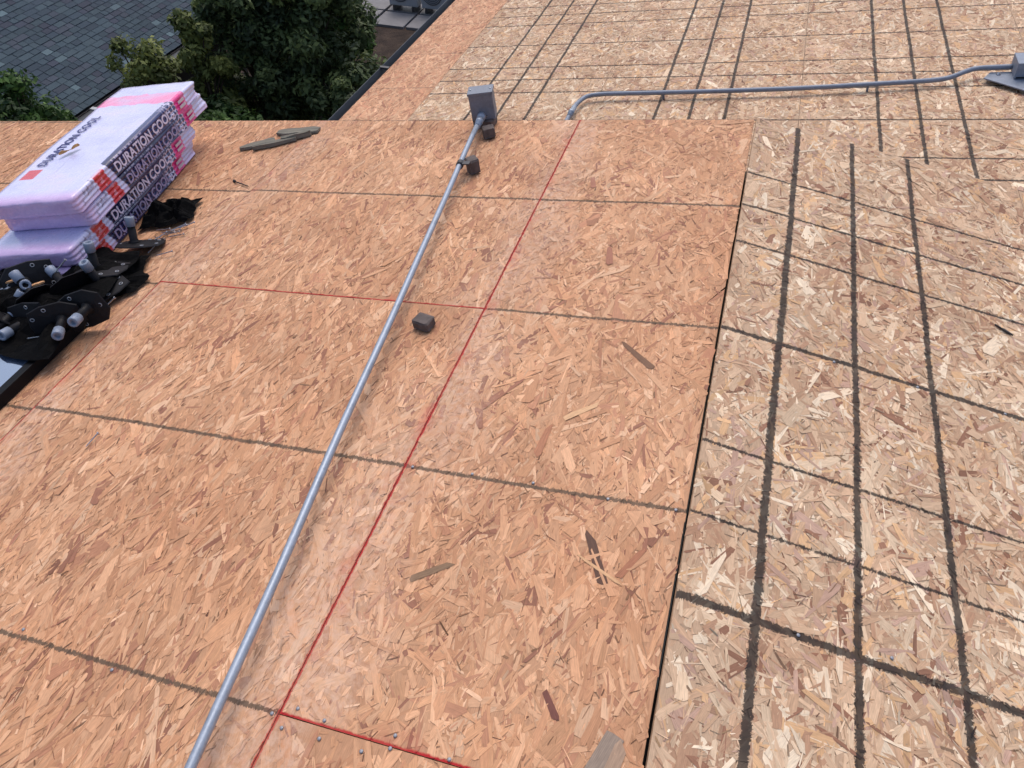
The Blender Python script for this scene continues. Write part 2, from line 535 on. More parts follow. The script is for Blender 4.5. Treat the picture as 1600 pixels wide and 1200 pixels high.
# upper roof: what carries and closes it
box('ridge_board', -.02, .02, -2.4, 2.40, -.22, -.016, M_DARKWOOD, upper)
bm = bmesh.new()
box_bm(bm, -4.3, -.06, 2.36, 2.40, -.16, -.020)
link('barge_rafter', bm_mesh(bm, 'barge_rafter'), M_DARKWOOD, upper, MA)
bm = bmesh.new()
box_bm(bm, .05, 2.1, 2.36, 2.40, -.16, -.020)
link('barge_rafter', bm_mesh(bm, 'barge_rafter'), M_DARKWOOD, upper, MB)
bm = bmesh.new()
pts = [(-4.2, -5.0), (2.0, -5.0), (2.0, -.46), (0, -.17), (-4.2, -.79)]
vf = [bm.verts.new((x, 2.35, z)) for x, z in pts]
vb = [bm.verts.new((x, 2.27, z)) for x, z in pts]
bm.faces.new(vf[::-1]); bm.faces.new(vb)
for i in range(5):
    j = (i + 1) % 5
    bm.faces.new((vf[i], vf[j], vb[j], vb[i]))
bmesh.ops.recalc_face_normals(bm, faces=bm.faces)
link('gable_wall', bm_mesh(bm, 'gable_wall'), M_WALL, upper)
box('side_wall', -4.2, -4.1, -2.4, 2.262, -5.0, -.80, M_WALL, upper)
# lower roof: fascia, gutter, wall
EU = cx_[0] - .525
ex, ez = EU * CT, EU * ST - .6897
bm = bmesh.new()
box_bm(bm, ex - .012, ex + .012, 2.45, 8.7, ez - .17, ez - .022)
link('fascia', bm_mesh(bm, 'fascia'), M_FASCIA, lower)
prof = [(0, .0), (0, -.10), (-.045, -.115), (-.095, -.085), (-.105, -.03), (-.118, .004), (-.108, .007), (-.094, -.03), (-.086, -.078), (-.045, -.104), (-.008, -.092), (-.006, .0)]
bm = bmesh.new()
ys = [2.45 + .25 * i for i in range(26)]
rings = [[bm.verts.new((ex - .015 + a * .62, y, ez - .02 + b * .9)) for a, b in prof] for y in ys]
for a, b in zip(rings[:-1], rings[1:]):
    for k in range(len(prof)):
        j = (k + 1) % len(prof)
        bm.faces.new((a[k], a[j], b[j], b[k]))
bm.faces.new(rings[0]); bm.faces.new(rings[-1][::-1])
bmesh.ops.recalc_face_normals(bm, faces=bm.faces)
link('gutter', bm_mesh(bm, 'gutter'), M_GUTTER, lower)
for y in (3.1, 4.72, 6.3, 7.9):
    box('gutter_bracket', ex - .088, ex - .014, y, y + .03, ez - .022, ez - .008, M_FASCIA, lower)
bm = bmesh.new()
box_bm(bm, ex + .35, ex + .45, 2.45, 8.6, -5.0, ez - .12)
link('wall', bm_mesh(bm, 'wall'), M_WALL, lower)
bm = bmesh.new()
box_bm(bm, EU + .06, cx_[5] - .05, 2.46, 6.2, -.13, -.02)
link('roof_frame', bm_mesh(bm, 'roof_frame'), M_DARKWOOD, lower, MC)

# nails driven into the sheets
bm = bmesh.new()
lathe_bm(bm, [(.0034, -.003), (.0038, .0008), (.0034, .0016), (.0012, .0021)], 8)
nail_me = bm_mesh(bm, 'nail_head')
nail_me.materials.append(simple('dull_nail', srgb(150, 152, 158), .1, 60, .5, .4))
NA_ = [(-0.727, -0.003), (-0.681, 0.018), (-0.619, 0.011), (-0.694, -0.022), (-0.613, -0.021), (-0.525, -0.021), (-0.475, -0.003), (-0.475, 0.02), (-0.363, 0.007), (-0.209, 0.609), (-0.06, 0.609), (-0.387, 0.62), (-0.538, 0.618), (-0.692, 0.611), (-1.114, -0.01), (-1.388, 0.017)]
NB_ = [(0.212, 0.408), (0.394, 0.428), (0.274, 1.213), (0.494, 1.215), (0.72, 1.216)]
for M, lst in ((MA, NA_), (MB, NB_)):
    for u, v in lst:
        link('nail_head', nail_me, None, upper, M @ Matrix.Translation((u, v, .001)))

# ------------------------------------------------------------------ conduit along the left slope with its box and blocks
PH = .055


def onA(u, v, h): return MA @ Vector((u, v, h))


p0 = Vector((-.772, -.30, PH)); p1 = Vector((-1.098, 2.285, PH))
cond = empty('conduit', 'straight galvanised metal conduit running down the golden sheets from the grey box', 'pipe', mat=MA @ Matrix.Translation((-.778, -.30, 0)))
inv = Matrix.Translation((.778, .30, 0))


def cpt(p): return inv @ Vector(p)


seg = [cpt(p0.lerp(p1, i / 24)) + Vector((.0015 * math.sin(i * .5), 0, .0015 * math.sin(i * .9))) for i in range(25)]
tube('tube', seg, .0100, M_PIPE, cond, 18)
pd = (p1 - p0).normalized()
# coupling just before the box
tube('coupling', [cpt(p1 - pd * .02), cpt(p1 + pd * .012), cpt(p1 + pd * .013), cpt(p1 + pd * .04), cpt(p1 + pd * .041), cpt(p1 + pd * .052), cpt(p1 + pd * .053), cpt(p1 + pd * .085)],
     [.013, .013, .0155, .0155, .013, .013, .0175, .0175], M_PIPE, cond, 16)
# strap half way
ps = p0.lerp(p1, (1.965 + .30) / 2.585)
bm = bmesh.new()
tube_bm(bm, [cpt(ps - pd * .012), cpt(ps + pd * .012)], .0142, 18)
box_bm(bm, *[c for c in (cpt(ps).x + .008, cpt(ps).x + .040)], cpt(ps).y - .012, cpt(ps).y + .012, PH + .004, PH + .008)
link('strap', bm_mesh(bm, 'strap'), M_FASCIA, cond)


def block(u, v, h, rot, size, label, tilt=0.0):
    sx, sy, sz = size
    bm = bmesh.new()
    box_bm(bm, -sx / 2, sx / 2, -sy / 2, sy / 2, 0, sz, .007, 3)
    for vv in bm.verts:
        vv.co += Vector((random.uniform(-1, 1), random.uniform(-1, 1), 0)) * .0022
    o = link('wood_block', bm_mesh(bm, 'wood_block'), M_BLOCK, None)
    o.matrix_world = MA @ Matrix.Translation((u, v, h)) @ Matrix.Rotation(rot, 4, 'Z') @ Matrix.Rotation(tilt, 4, 'X')
    tag(o, label, 'block', 'dark wood blocks under the conduit')
    return o


block(-1.026, 2.005, .0022, .75, (.042, .046, .056), 'dark wood block strapped against the side of the straight conduit')
block(-1.058, 2.285, .0022, .5, (.048, .046, .042), 'dark wood block sitting just in front of the upright grey box')
block(-.866, 1.115, .0022, -.25, (.056, .044, .032), 'lone dark wood block lying right of the conduit near the red joint')
block(-1.108, 2.385, .0022, .0, (.085, .07, .034), 'low dark block carrying the upright grey box at the roof edge')

jb = empty('junction_box', 'upright grey metal junction box at the edge of the golden roof', 'junction box', mat=MA @ Matrix.Translation((-1.108, 2.392, .0365)) @ Matrix.Rotation(.24, 4, 'Z'))
box('body', -.049, .049, -.034, .036, 0, .104, M_BOX, jb, .003)
box('cover', -.052, .052, -.037, .039, .1042, .115, M_BOX, jb, .002)
box('label_plate', -.002, .016, -.0352, -.0341, .012, .020, M_STEEL, jb)
for sx in (-.041, .041):
    bm = bmesh.new()
    lathe_bm(bm, [(.004, 0), (.004, .002), (.002, .003)], 8)
    link('screw', bm_mesh(bm, 'screw'), M_STEEL, jb, Matrix.Translation((sx, 0, .1152)))

# ------------------------------------------------------------------ second conduit on the lower roof
c2 = empty('conduit', 'grey conduit bending right across the gridded lower roof', 'pipe', mat=MC @ Matrix.Translation((0, 4.1, 0)))


def bez(pts, n=10):
    out = []
    P = [Vector(p) for p in pts]
    P = [P[0] * 2 - P[1]] + P + [P[-1] * 2 - P[-2]]
    for i in range(1, len(P) - 2):
        for k in range(n):
            t = k / n
            a, b, c, d = P[i - 1], P[i], P[i + 1], P[i + 2]
            out.append(.5 * ((2 * b) + (c - a) * t + (2 * a - 5 * b + 4 * c - d) * t * t + (3 * b - a - 3 * c + d) * t ** 3))
    out.append(P[-2])
    return out


H2 = .04
path = [(-1.075, -.95, H2), (-1.072, -.45, H2), (-1.07, -.20, H2), (-1.055, -.09, H2), (-1.02, -.015, H2), (-.94, .012, H2), (-.82, .018, H2), (-.4, .028, H2), (0.2, .055, H2), (.7, .105, H2), (.93, .135, H2), (1.02, .16, H2 + .004), (1.10, .215, H2 + .012), (1.17, .25, H2 + .014), (1.33, .262, H2 + .014)]
tube('tube', bez(path), .0135, M_PVC, c2, 16)
bm = bmesh.new()
tube_bm(bm, [(-1.07, -.29, H2), (-1.07, -.25, H2), (-1.07, -.249, H2), (-1.07, -.225, H2), (-1.07, -.224, H2), (-1.068, -.17, H2)], [.0165, .0165, .02, .02, .0165, .0165], 16)
link('coupling', bm_mesh(bm, 'coupling'), M_PIPE, c2)
for x, y in ((-.55, .023), (.6, .093)):
    bm = bmesh.new()
    box_bm(bm, x - .006, x + .006, y - .010, y + .010, .002, H2 - .012, .002)
    link('standoff', bm_mesh(bm, 'standoff'), M_BOX, c2)
bx2 = empty('outlet_box', 'grey metal box on a tilted mounting plate at the end of the bent conduit', 'junction box', mat=MC @ Matrix.Translation((1.40, 4.30, 0)))
bm = bmesh.new()
pp = [(-.21, -.02), (-.17, .05), (.22, .06), (.22, -.25), (-.02, -.19)]
a = [bm.verts.new((x, y, .018 + .02 * (y + .25))) for x, y in pp]
b = [bm.verts.new((x, y, .024 + .02 * (y + .25))) for x, y in pp]
bm.faces.new(a[::-1]); bm.faces.new(b)
for i in range(5):
    j = (i + 1) % 5
    bm.faces.new((a[i], a[j], b[j], b[i]))
bmesh.ops.recalc_face_normals(bm, faces=bm.faces)
link('plate', bm_mesh(bm, 'plate'), M_PVC, bx2)
box('body', -.070, .10, -.045, .10, .030, .115, M_PVC, bx2, .004)
box('slot', -.062, -.01, -.0475, -.0455, .034, .041, M_BLACK, bx2)
for x, y in ((-.14, .01), (.15, -.18)):
    box('foot', x - .02, x + .02, y - .02, y + .02, .002, .022, M_BLACK, bx2)
bm = bmesh.new()
lathe_bm(bm, [(.012, 0), (.012, .004), (.007, .0045), (.007, .012)], 10)
link('bolt', bm_mesh(bm, 'bolt'), M_STEEL, bx2, Matrix.Translation((-.135, .02, .0296)))

# ------------------------------------------------------------------ shingle bundles
BW, BH, BL = .36, .067, .98


def film_material(name, top):
    t = NT(name)
    o = t.obj()
    sep = t.n('ShaderNodeSeparateXYZ')
    t.l(o, sep.inputs[0])
    x, y, z = sep.outputs
    wob = t.maprange(t.noise(t.scale(o, (14, 14, 14)), 1.0, 3), .3, .7, -.012, .012)
    s = t.math('ADD', y, wob)
    cloud = t.noise(t.scale(o, (5, 9, 9)), 1.0, 4, .6)
    white = t.ramp(cloud, [(.3, srgb(190, 190, 226)), (.55, srgb(206, 206, 238)), (.75, srgb(218, 206, 234))])
    pinkish = t.ramp(cloud, [(.3, srgb(206, 160, 210)), (.6, srgb(216, 184, 226)), (.8, srgb(222, 140, 190))])

    def band(v, a, b, e=.003):
        return t.math('MULTIPLY', t.maprange(v, a - e, a + e), t.maprange(v, b - e, b + e, 1.0, 0.0))
    # the ends and the foot of the bundle are pinker
    col = t.mix(t.math('MAXIMUM', t.maprange(y, .02, .07, .75, 0.0), t.maprange(z, .01, .03, .5, 0)), white, pinkish)
    side = t.maprange(x, BW / 2 - .014, BW / 2 - .010)
    onside = t.maprange(x, BW / 2 - .030, BW / 2 - .026)
    # magenta band round the far end
    mb = band(s, .765, .865)
    pale = t.mix(t.maprange(cloud, .35, .62, .15, .85), srgb(236, 168, 206), srgb(244, 120, 176))
    col = t.mix(t.math('MULTIPLY', mb, t.maprange(cloud, .25, .5, .35, 1.0)), col, t.mix(side, pale, srgb(222, 40, 134)))
    # print on the long side
    navy = t.ramp(t.noise(t.scale(o, (8, 5, 8)), 1.0, 3), [(.3, srgb(26, 26, 66)), (.55, srgb(38, 38, 92)), (.8, srgb(44, 62, 124))])
    fl = t.n('ShaderNodeTexVoronoi', feature='DISTANCE_TO_EDGE')
    fl.inputs['Scale'].default_value = 42
    t.l(o, fl.inputs['Vector'])
    lace = t.math('MULTIPLY', t.maprange(fl.outputs['Distance'], .06, .14, 1.0, 0.0), t.maprange(s, .66, .73))
    navy = t.mix(lace, navy, srgb(206, 198, 226))
    # rows of print too small to read
    dash = t.maprange(t.noise(t.scale(o, (1, 130, 9)), 1.0, 1), .48, .52)
    r2 = t.math('MULTIPLY', band(z, .008, .014, .001), band(y, .30, .62))
    r3 = t.math('MULTIPLY', band(z, .058, .063, .001), band(y, .27, .50))
    navy = t.mix(t.math('MULTIPLY', t.math('MAXIMUM', r2, r3), t.math('MULTIPLY', dash, .75)), navy, srgb(190, 176, 206))
    nav = t.math('MULTIPLY', band(s, .245, .765), onside)
    col = t.mix(nav, col, navy)
    red = t.math('MULTIPLY', t.math('MULTIPLY', band(s, .14, .215), side), band(z, .004, .064))
    wl = t.maprange(t.noise(t.scale(o, (1, 25, 70)), 1.0, 2), .60, .66, 0, .55)
    col = t.mix(red, col, t.mix(wl, srgb(196, 30, 46), srgb(226, 170, 190)))
    sm = t.math('MULTIPLY', t.math('MULTIPLY', band(s, .04, .13), side), t.maprange(t.noise(t.scale(o, (1, 34, 34)), 1.0, 2), .56, .62, 0, .6))
    col = t.mix(sm, col, srgb(96, 84, 120))
    if top:
        lg = t.math('MULTIPLY', band(x, -.145, -.085), band(y, .165, .235))
        lg = t.math('MULTIPLY', lg, t.maprange(z, .055, .06))
        col = t.mix(lg, col, srgb(206, 52, 74))
    wr = t.math('ADD', t.noise(t.scale(o, (20, 5, 20)), 1.0, 3, .5, 1.2), t.math('MULTIPLY', t.noise(t.scale(o, (50, 14, 50)), 1.0, 2, .5, .8), .22))
    t.bump(wr, .38, .007)
    t.out(col, t.maprange(t.noise(o, 30, 3), .3, .7, .18, .34), 0, .55)
    t.b.inputs['Coat Weight'].default_value = .35
    t.b.inputs['Coat Roughness'].default_value = .12
    return t.m


M_FILM_T = film_material('printed_film_top', True)
M_FILM = film_material('printed_film', False)
M_PALE = simple('pale_print', srgb(214, 204, 226), .06, 30, .4)
M_NAVYP = simple('navy_print', srgb(60, 62, 120), .1, 30, .4)
M_GREYP = simple('grey_print', srgb(196, 186, 196), .08, 30, .4)


def bundle_mesh(seed):
    """shingle bundle: rounded, slightly slumped pack in film, origin at the near end's middle on the ground"""
    ny, nc = 56, 104
    bm = bmesh.new()
    rings = []
    for i in range(ny + 1):
        s = i / ny
        e = min(s, 1 - s) * BL
        f = 1 - .5 * max(0, 1 - e / .018) ** 2          # rounding at the ends
        ring = []
        for k in range(nc):
            a = 2 * math.pi * k / nc
            n_ = 26.0
            c_, s_ = math.cos(a), math.sin(a)
            q = (abs(c_) ** n_ + abs(s_) ** n_) ** (-1 / n_)
            x = c_ * q * BW / 2
            z = BH / 2 + s_ * q * BH / 2
            endf = 1 - .05 * max(0, 1 - e / .014) ** 2
            x *= endf
            z = BH / 2 + (z - BH / 2) * (1 - .16 * max(0, 1 - e / .014) ** 2)
            p = Vector((x, s * BL, z))
            nz = mnoise.noise(Vector((x * 5 + seed, s * 4, z * 6)))
            n2 = mnoise.noise(Vector((x * 18 + seed, s * 9, z * 30)))
            # film pulled in between the single shingles of the pack at the sides
            groove = .0016 * math.sin(z * 2 * math.pi / .017 + 1.5 * nz) * min(1, abs(x) / (BW / 2)) ** 8
            d = Vector((c_, 0, s_))
            p += d * (.0040 * nz + .0012 * n2) + Vector((math.copysign(1, c_) * groove, 0, 0))
            p.y += .006 * n2 * (1 if s in (0, 1) else 0)
            p.z = max(p.z, 0.001)
            if e < .12 and s > .5: p.x += .007 * math.sin(z * 90 + seed) * (1 - e / .12)
            ring.append(bm.verts.new(p))
        rings.append(ring)
    for a, b in zip(rings[:-1], rings[1:]):
        for k in range(nc):
            bm.faces.new((a[k], a[(k + 1) % nc], b[(k + 1) % nc], b[k]))
    for ring, yy, rev in ((rings[0], -.004, True), (rings[-1], BL + .004, False)):
        prev = ring
        for q in (.86, .45):
            nr = [bm.verts.new(Vector((v.co.x * q, yy * (1 if q < .8 else .7) + (BL if False else 0) if rev else BL + (yy - BL) * (1 if q < .8 else .7), BH / 2 + (v.co.z - BH / 2) * q))) for v in ring]
            for k in range(nc):
                bm.faces.new((prev[k], prev[(k + 1) % nc], nr[(k + 1) % nc], nr[k]))
            prev = nr
        c0 = bm.verts.new((0, yy, BH / 2))
        for k in range(nc):
            bm.faces.new((prev[k], prev[(k + 1) % nc], c0))
    bmesh.ops.recalc_face_normals(bm, faces=bm.faces)
    return bm_mesh(bm, 'wrap', True)


def text_mesh(body, size, xs=1.0, extrude=.0006, bold=.0):
    cu = bpy.data.curves.new('lettering', 'FONT')
    cu.body = body
    cu.size = size
    cu.align_x = 'LEFT'
    cu.extrude = extrude
    cu.offset = bold
    cu.resolution_u = 3
    o = bpy.data.objects.new('lettering', cu)
    COL.objects.link(o)
    bpy.context.view_layer.update()
    me = bpy.data.meshes.new_from_object(o.evaluated_get(bpy.context.evaluated_depsgraph_get()))
    bpy.data.objects.remove(o)
    me.transform(Matrix.Diagonal((xs, 1, 1, 1)))
    me.materials.clear()
    return me


def bundle(u, v, h, rot, seed, mat, label, top, ink):
    e = empty('shingle_bundle', label, 'shingle bundle', 'wrapped shingle packs stacked on the roof',
              MA @ Matrix.Translation((u, v, h)) @ Matrix.Rotation(rot, 4, 'Z'))
    link('wrap', bundle_mesh(seed), mat, e)
    # lettering along the long side: reads upward along +y on the +x face
    side = Matrix(((0, 0, 1, BW / 2 + .0065), (1, 0, 0, 0), (0, 1, 0, 0), (0, 0, 0, 1)))
    def lay(txt, size, y, z, m, xs, nm='lettering'):
        me = text_mesh(txt, size, xs, .0006, size * .02)
        return link(nm, me, m, e, side @ Matrix.Translation((y, z, 0)))
    lay('DURATION COOL', .050, .262, .0185, ink, 1.08)
    for zz in (.038, .018):
        box('stripe_mark', BW / 2 + .005, BW / 2 + .0062, .795, .845, zz, zz + .011, M_GREYP, e)
    if top:
        tm = Matrix(((0, -1, 0, -.092), (1, 0, 0, .255), (0, 0, 1, BH + .004), (0, 0, 0, 1)))
        link('lettering', text_mesh('DURATION COOL', .052, .95, .0006, .0006), M_NAVYP, e, tm)
    return e


RB = .175
M_DIMP = simple('dim_print', srgb(150, 140, 176), .1, 30, .4)
ST_ = .0685
bundle(-2.405, 1.125, .002, RB + .01, 3.1, M_FILM, 'lowest pink plastic wrapped shingle pack, flat on the boards', False, M_DIMP)
bundle(-2.400, 1.150, .002 + ST_, RB - .005, 5.4, M_FILM, 'third pink wrapped shingle pack from the top, its near end sticking out', False, M_PALE)
bundle(-2.398, 1.295, .002 + 2 * ST_, RB + .006, 6.9, M_FILM, 'second shingle pack from the top, set back under the top one', False, M_DIMP)
bundle(-2.387, 1.262, .002 + 3 * ST_, RB, 8.7, M_FILM_T, 'topmost lavender plastic wrapped shingle pack with a red square', True, M_PALE)

# bark-like scrap lying on the top bundle
bm = bmesh.new()
N = 9
for i in range(N):
    for j in range(4):
        bm.verts.new((i / (N - 1) * .085 - .042, (j / 3 - .5) * .026 * (1 - abs(i / (N - 1) - .5)), .003 + .006 * math.sin(i * 1.1) * (j / 3) + .003 * random.random()))
bm.verts.ensure_lookup_table()
for i in range(N - 1):
    for j in range(3):
        bm.faces.new((bm.verts[i * 4 + j], bm.verts[i * 4 + 4 + j], bm.verts[i * 4 + 5 + j], bm.verts[i * 4 + 1 + j]))
bmesh.ops.solidify(bm, geom=bm.faces[:], thickness=.003)
o = link('wood_chip', bm_mesh(bm, 'wood_chip'), simple('tan_chip', srgb(170, 134, 92), .25, 50, .8), None)
o.matrix_world = MA @ Matrix.Translation((-2.485, 1.60, .286)) @ Matrix.Rotation(1.2, 4, 'Z')
tag(o, 'curled tan wood chip lying on the lavender bundle', 'wood chip')

# ------------------------------------------------------------------ black framed glass panel, bottom left
gp = empty('glass_panel', 'black framed glossy glass panel lying at the left edge under the black fittings', 'glass panel', mat=MA @ Matrix.Translation((-2.42, .46, .0022)))
M_FRAME = simple('black_frame', srgb(14, 14, 17), .15, 20, .5, spec=.15)
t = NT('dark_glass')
gcol = t.ramp(t.noise(t.obj(), 6, 3), [(.3, srgb(70, 84, 108)), (.7, srgb(96, 112, 138))])  # bluish sky reflection painted into the pane's base colour
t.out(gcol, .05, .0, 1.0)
t.b.inputs['IOR'].default_value = 2.6
t.b.inputs['Coat Weight'].default_value = 1.0
t.b.inputs['Coat Roughness'].default_value = .03
M_GLASS = t.m
gx, gy = .385, .62
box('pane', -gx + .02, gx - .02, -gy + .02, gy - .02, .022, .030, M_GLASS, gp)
for nm, a in (('frame_rail', (-gx, -gx + .03, -gy, gy)), ('frame_rail', (gx - .03, gx, -gy, gy)), ('frame_rail', (-gx + .0302, gx - .0302, -gy, -gy + .03)), ('frame_rail', (-gx + .0302, gx - .0302, gy - .03, gy))):
    box(nm, *a, 0, .036, M_FRAME, gp, .002)

# ------------------------------------------------------------------ black flashing boots with grey caps


def boot_parts():
    """base plate with holes, post, cap (origin at plate's underside)"""
    bm = bmesh.new()
    outl = []
    R_ = [(.095, .062), (.100, 0), (.082, -.058), (.030, -.072), (-.045, -.070), (-.092, -.040), (-.098, .030), (-.060, .070), (.02, .076)]
    a = [bm.verts.new((x, y, 0)) for x, y in R_]
    b = [bm.verts.new((x * .97, y * .97, .004)) for x, y in R_]
    n = len(R_)
    bm.faces.new(a[::-1])
    for i in range(n):
        bm.faces.new((a[i], a[(i + 1) % n], b[(i + 1) % n], b[i]))
    c = [bm.verts.new((x * .42 - .02, y * .42, .010)) for x, y in R_]
    for i in range(n):
        bm.faces.new((b[i], b[(i + 1) % n], c[(i + 1) % n], c[i]))
    bm.faces.new(c)
    base = bm_mesh(bm, 'base_plate')
    base.materials.append(M_BLACK)
    bm = bmesh.new()
    lathe_bm(bm, [(.026, .008), (.020, .016), (.0165, .022), (.0160, .088)], 18, (-.02, 0, 0))
    post = bm_mesh(bm, 'post')
    post.materials.append(M_BLACK)
    bm = bmesh.new()
    lathe_bm(bm, [(.0165, .078), (.0195, .079), (.0200, .116), (.0185, .119), (.0105, .119), (.0100, .108)], 20, (-.02, 0, 0))
    cap = bm_mesh(bm, 'cap')
    cap.materials.append(M_CAP)
    bm = bmesh.new()
    tube_bm(bm, [(.0065 * math.cos(a_), .0065 * math.sin(a_), 0) for a_ in [2 * math.pi * k / 12 for k in range(13)]], .0016, 6, False)
    ring = bm_mesh(bm, 'hole_ring')
    ring.materials.append(M_RING)
    return base, post, cap, ring


B_BASE, B_POST, B_CAP, B_RING = boot_parts()
HOLES = [(.072, .036), (.074, -.030), (.020, -.055), (.03, .056), (-.072, .005)]


def boot(u, v, h, rx, ry, rz, label):
    e = empty('pipe_boot', label, 'roof fitting', 'black flashing boots heaped beside the bundles',
              MA @ Matrix.Translation((u, v, h)) @ Matrix.Rotation(rz, 4, 'Z') @ Matrix.Rotation(ry, 4, 'Y') @ Matrix.Rotation(rx, 4, 'X') @ Matrix.Scale(.86, 4))
    link('base_plate', B_BASE, None, e)
    link('post', B_POST, None, e)
    link('cap', B_CAP, None, e)
    for x, y in HOLES:
        link('hole_ring', B_RING, None, e, Matrix.Translation((x, y, .0068)))
    return e


d2r = math.radians
boot(-2.125, 1.185, .062, d2r(-10), d2r(10), d2r(20), 'black boot with grey cap standing nearest the bundle corner, plate showing two rings')
boot(-2.085, 1.13, .038, d2r(6), d2r(4), d2r(-15), 'black boot plate lying flat at the right end of the heap')
boot(-2.30, 1.05, .10, d2r(70), d2r(10), d2r(55), 'black boot tipped over with its grey cap pointing at the bundles')
boot(-2.22, .99, .085, d2r(-25), d2r(40), d2r(120), 'black boot leaning in the middle of the heap, cap facing the viewer')
boot(-2.30, .90, .075, d2r(30), d2r(-50), d2r(200), 'black boot leaning left at the frame edge, upper of two caps')
boot(-2.29, .84, .065, d2r(80), d2r(0), d2r(160), 'black boot lying on its side at the frame edge, lower of two caps')
boot(-1.998, .965, .078, d2r(-80), d2r(12), d2r(200), 'black boot fallen over the glass corner, right one of the front pair')
boot(-2.060, .905, .074, d2r(-88), d2r(0), d2r(214), 'black boot fallen over the glass corner, left one of the front pair')
boot(-2.135, 1.385, .030, d2r(-18), d2r(12), d2r(30), 'black boot lying between the bundle and the loose screws')
boot(-2.15, 1.075, .070, d2r(-60), d2r(15), d2r(75), 'black boot wedged on edge between the heap middle and the flat plate')
boot(-2.36, .93, .060, d2r(-20), d2r(25), d2r(260), 'black boot low in the heap at the left frame edge')
boot(-2.19, .90, .058, d2r(75), d2r(-10), d2r(10), 'black boot turned away in the front middle of the heap')
boot(-2.43, .99, .085, d2r(82), d2r(0), d2r(100), 'black boot half hidden at the back left of the heap')


def scrap(name, u, v, h, sx, sy, rz, amp, seed, mat, label, cat, nx=16, ny=14):
    """torn, crumpled sheet with thickness"""
    r = random.Random(seed)
    bm = bmesh.new()
    g = {}
    for i in range(nx + 1):
        for j in range(ny + 1):
            x, y = (i / nx - .5), (j / ny - .5)
            q = 1 + .35 * mnoise.noise(Vector((math.atan2(y, x) * 1.7 + seed, 2.1, seed)))
            z = amp * (.5 + .5 * mnoise.noise(Vector((x * 4 + seed, y * 4, 0)))) * 1.2 + amp * .35 * mnoise.noise(Vector((x * 11, y * 11 + seed, 1)))
            edge = max(abs(x), abs(y)) * 2
            z *= (1 - .75 * edge ** 3)
            g[i, j] = bm.verts.new((x * sx * q, y * sy * q, max(z, .002)))
    for i in range(nx):
        for j in range(ny):
            bm.faces.new((g[i, j], g[i + 1, j], g[i + 1, j + 1], g[i, j + 1]))
    for vv in [v_ for v_ in bm.verts if not v_.link_faces]: bm.verts.remove(vv)
    bmesh.ops.solidify(bm, geom=bm.faces[:], thickness=.002)
    o = link(name, bm_mesh(bm, name), mat, None)
    o.matrix_world = MA @ Matrix.Translation((u, v, h)) @ Matrix.Rotation(rz, 4, 'Z')
    return tag(o, label, cat)


scrap('felt_scrap', -2.175, 1.615, .003, .20, .19, .3, .075, 4, M_BLACKMAT, 'ragged black felt scrap heaped against the printed bundle side', 'scrap')
scrap('plastic_bag', -2.31, 1.03, .034, .56, .56, .1, .085, 9, M_BLACKMAT, 'crumpled black plastic bag spread under the heap of boots', 'bag', 22, 22)
scrap('felt_scrap', -2.15, 1.17, .006, .30, .22, .5, .05, 14, M_BLACKMAT, 'flat black felt scrap under the boots at the heap front', 'scrap')

# loose screws
bm = bmesh.new()
lathe_bm(bm, [(.0006, 0), (.0021, .006), (.0021, .058), (.0048, .062), (.0050, .0635)], 8)
screw_me = bm_mesh(bm, 'screw')
screw_me.materials.append(M_STEEL)
SP = [(-2.12, 1.505, 0.3), (-2.10, 1.515, 0.6), (-2.13, 1.49, 0.1), (-2.09, 1.50, .9), (-2.15, 1.47, -.2), (-2.11, 1.48, .45), (-2.07, 1.525, .75), (-2.16, 1.50, .2), (-2.085, 1.475, .35),
      (-2.13, 1.44, 1.2), (-2.09, 1.36, 1.6), (-2.04, 1.345, .5)]
for i, (u, v, a) in enumerate(SP):
    o = link('screw', screw_me, None, None)
    o.matrix_world = MA @ Matrix.Translation((u, v, .005 + .003 * (i % 4))) @ Matrix.Rotation(a, 4, 'Z') @ Matrix.Rotation(d2r(88), 4, 'Y')
    tag(o, 'bright steel screw lying loose in the little heap by the black felt scrap', 'screw', 'loose screws beside the felt scrap')
SC = [(-2.19, 1.07, .125, .8, 60, 'bright screw standing in a cap in the black heap'), (-2.00, 1.01, .030, 1.0, 70, 'bright screw sticking out at the right side of the black heap'), (-2.14, .83, .05, .3, 88, 'bright screw on the glass in front of the black heap')]
for u, v, h, a, b, lab in SC:
    o = link('screw', screw_me, None, None)
    o.matrix_world = MA @ Matrix.Translation((u, v, h)) @ Matrix.Rotation(a, 4, 'Z') @ Matrix.Rotation(d2r(b), 4, 'Y')
    tag(o, lab, 'screw')
M_TAN = simple('fresh_wood_scrap', srgb(186, 140, 98), .25, 50, .8)

# dark loose nails on the sheets
M_NAIL = simple('dark_nail', srgb(46, 44, 46), .2, 60, .5, .4)
bm = bmesh.new()
lathe_bm(bm, [(.0005, 0), (.0026, .008), (.0026, .096), (.0075, .097), (.0075, .1)], 10)
big = bm_mesh(bm, 'nail')
big.materials.append(M_NAIL)
o = link('nail', big, None, None)
o.matrix_world = MA @ Matrix.Translation((-1.955, 1.846, .0055)) @ Matrix.Rotation(math.atan2(.037, -.102), 4, 'Z') @ Matrix.Rotation(d2r(89), 4, 'Y')
tag(o, 'dark headed nail lying on the printed line near the bundles', 'nail')
o = link('nail', screw_me, None, None)
o.matrix_world = MA @ Matrix.Translation((-1.633, .50, .006)) @ Matrix.Rotation(1.5, 4, 'Z') @ Matrix.Rotation(d2r(86), 4, 'Y') @ Matrix.Diagonal((.8, .8, .8, 1))
tag(o, 'small bright nail lying alone below the grey line at left', 'nail')


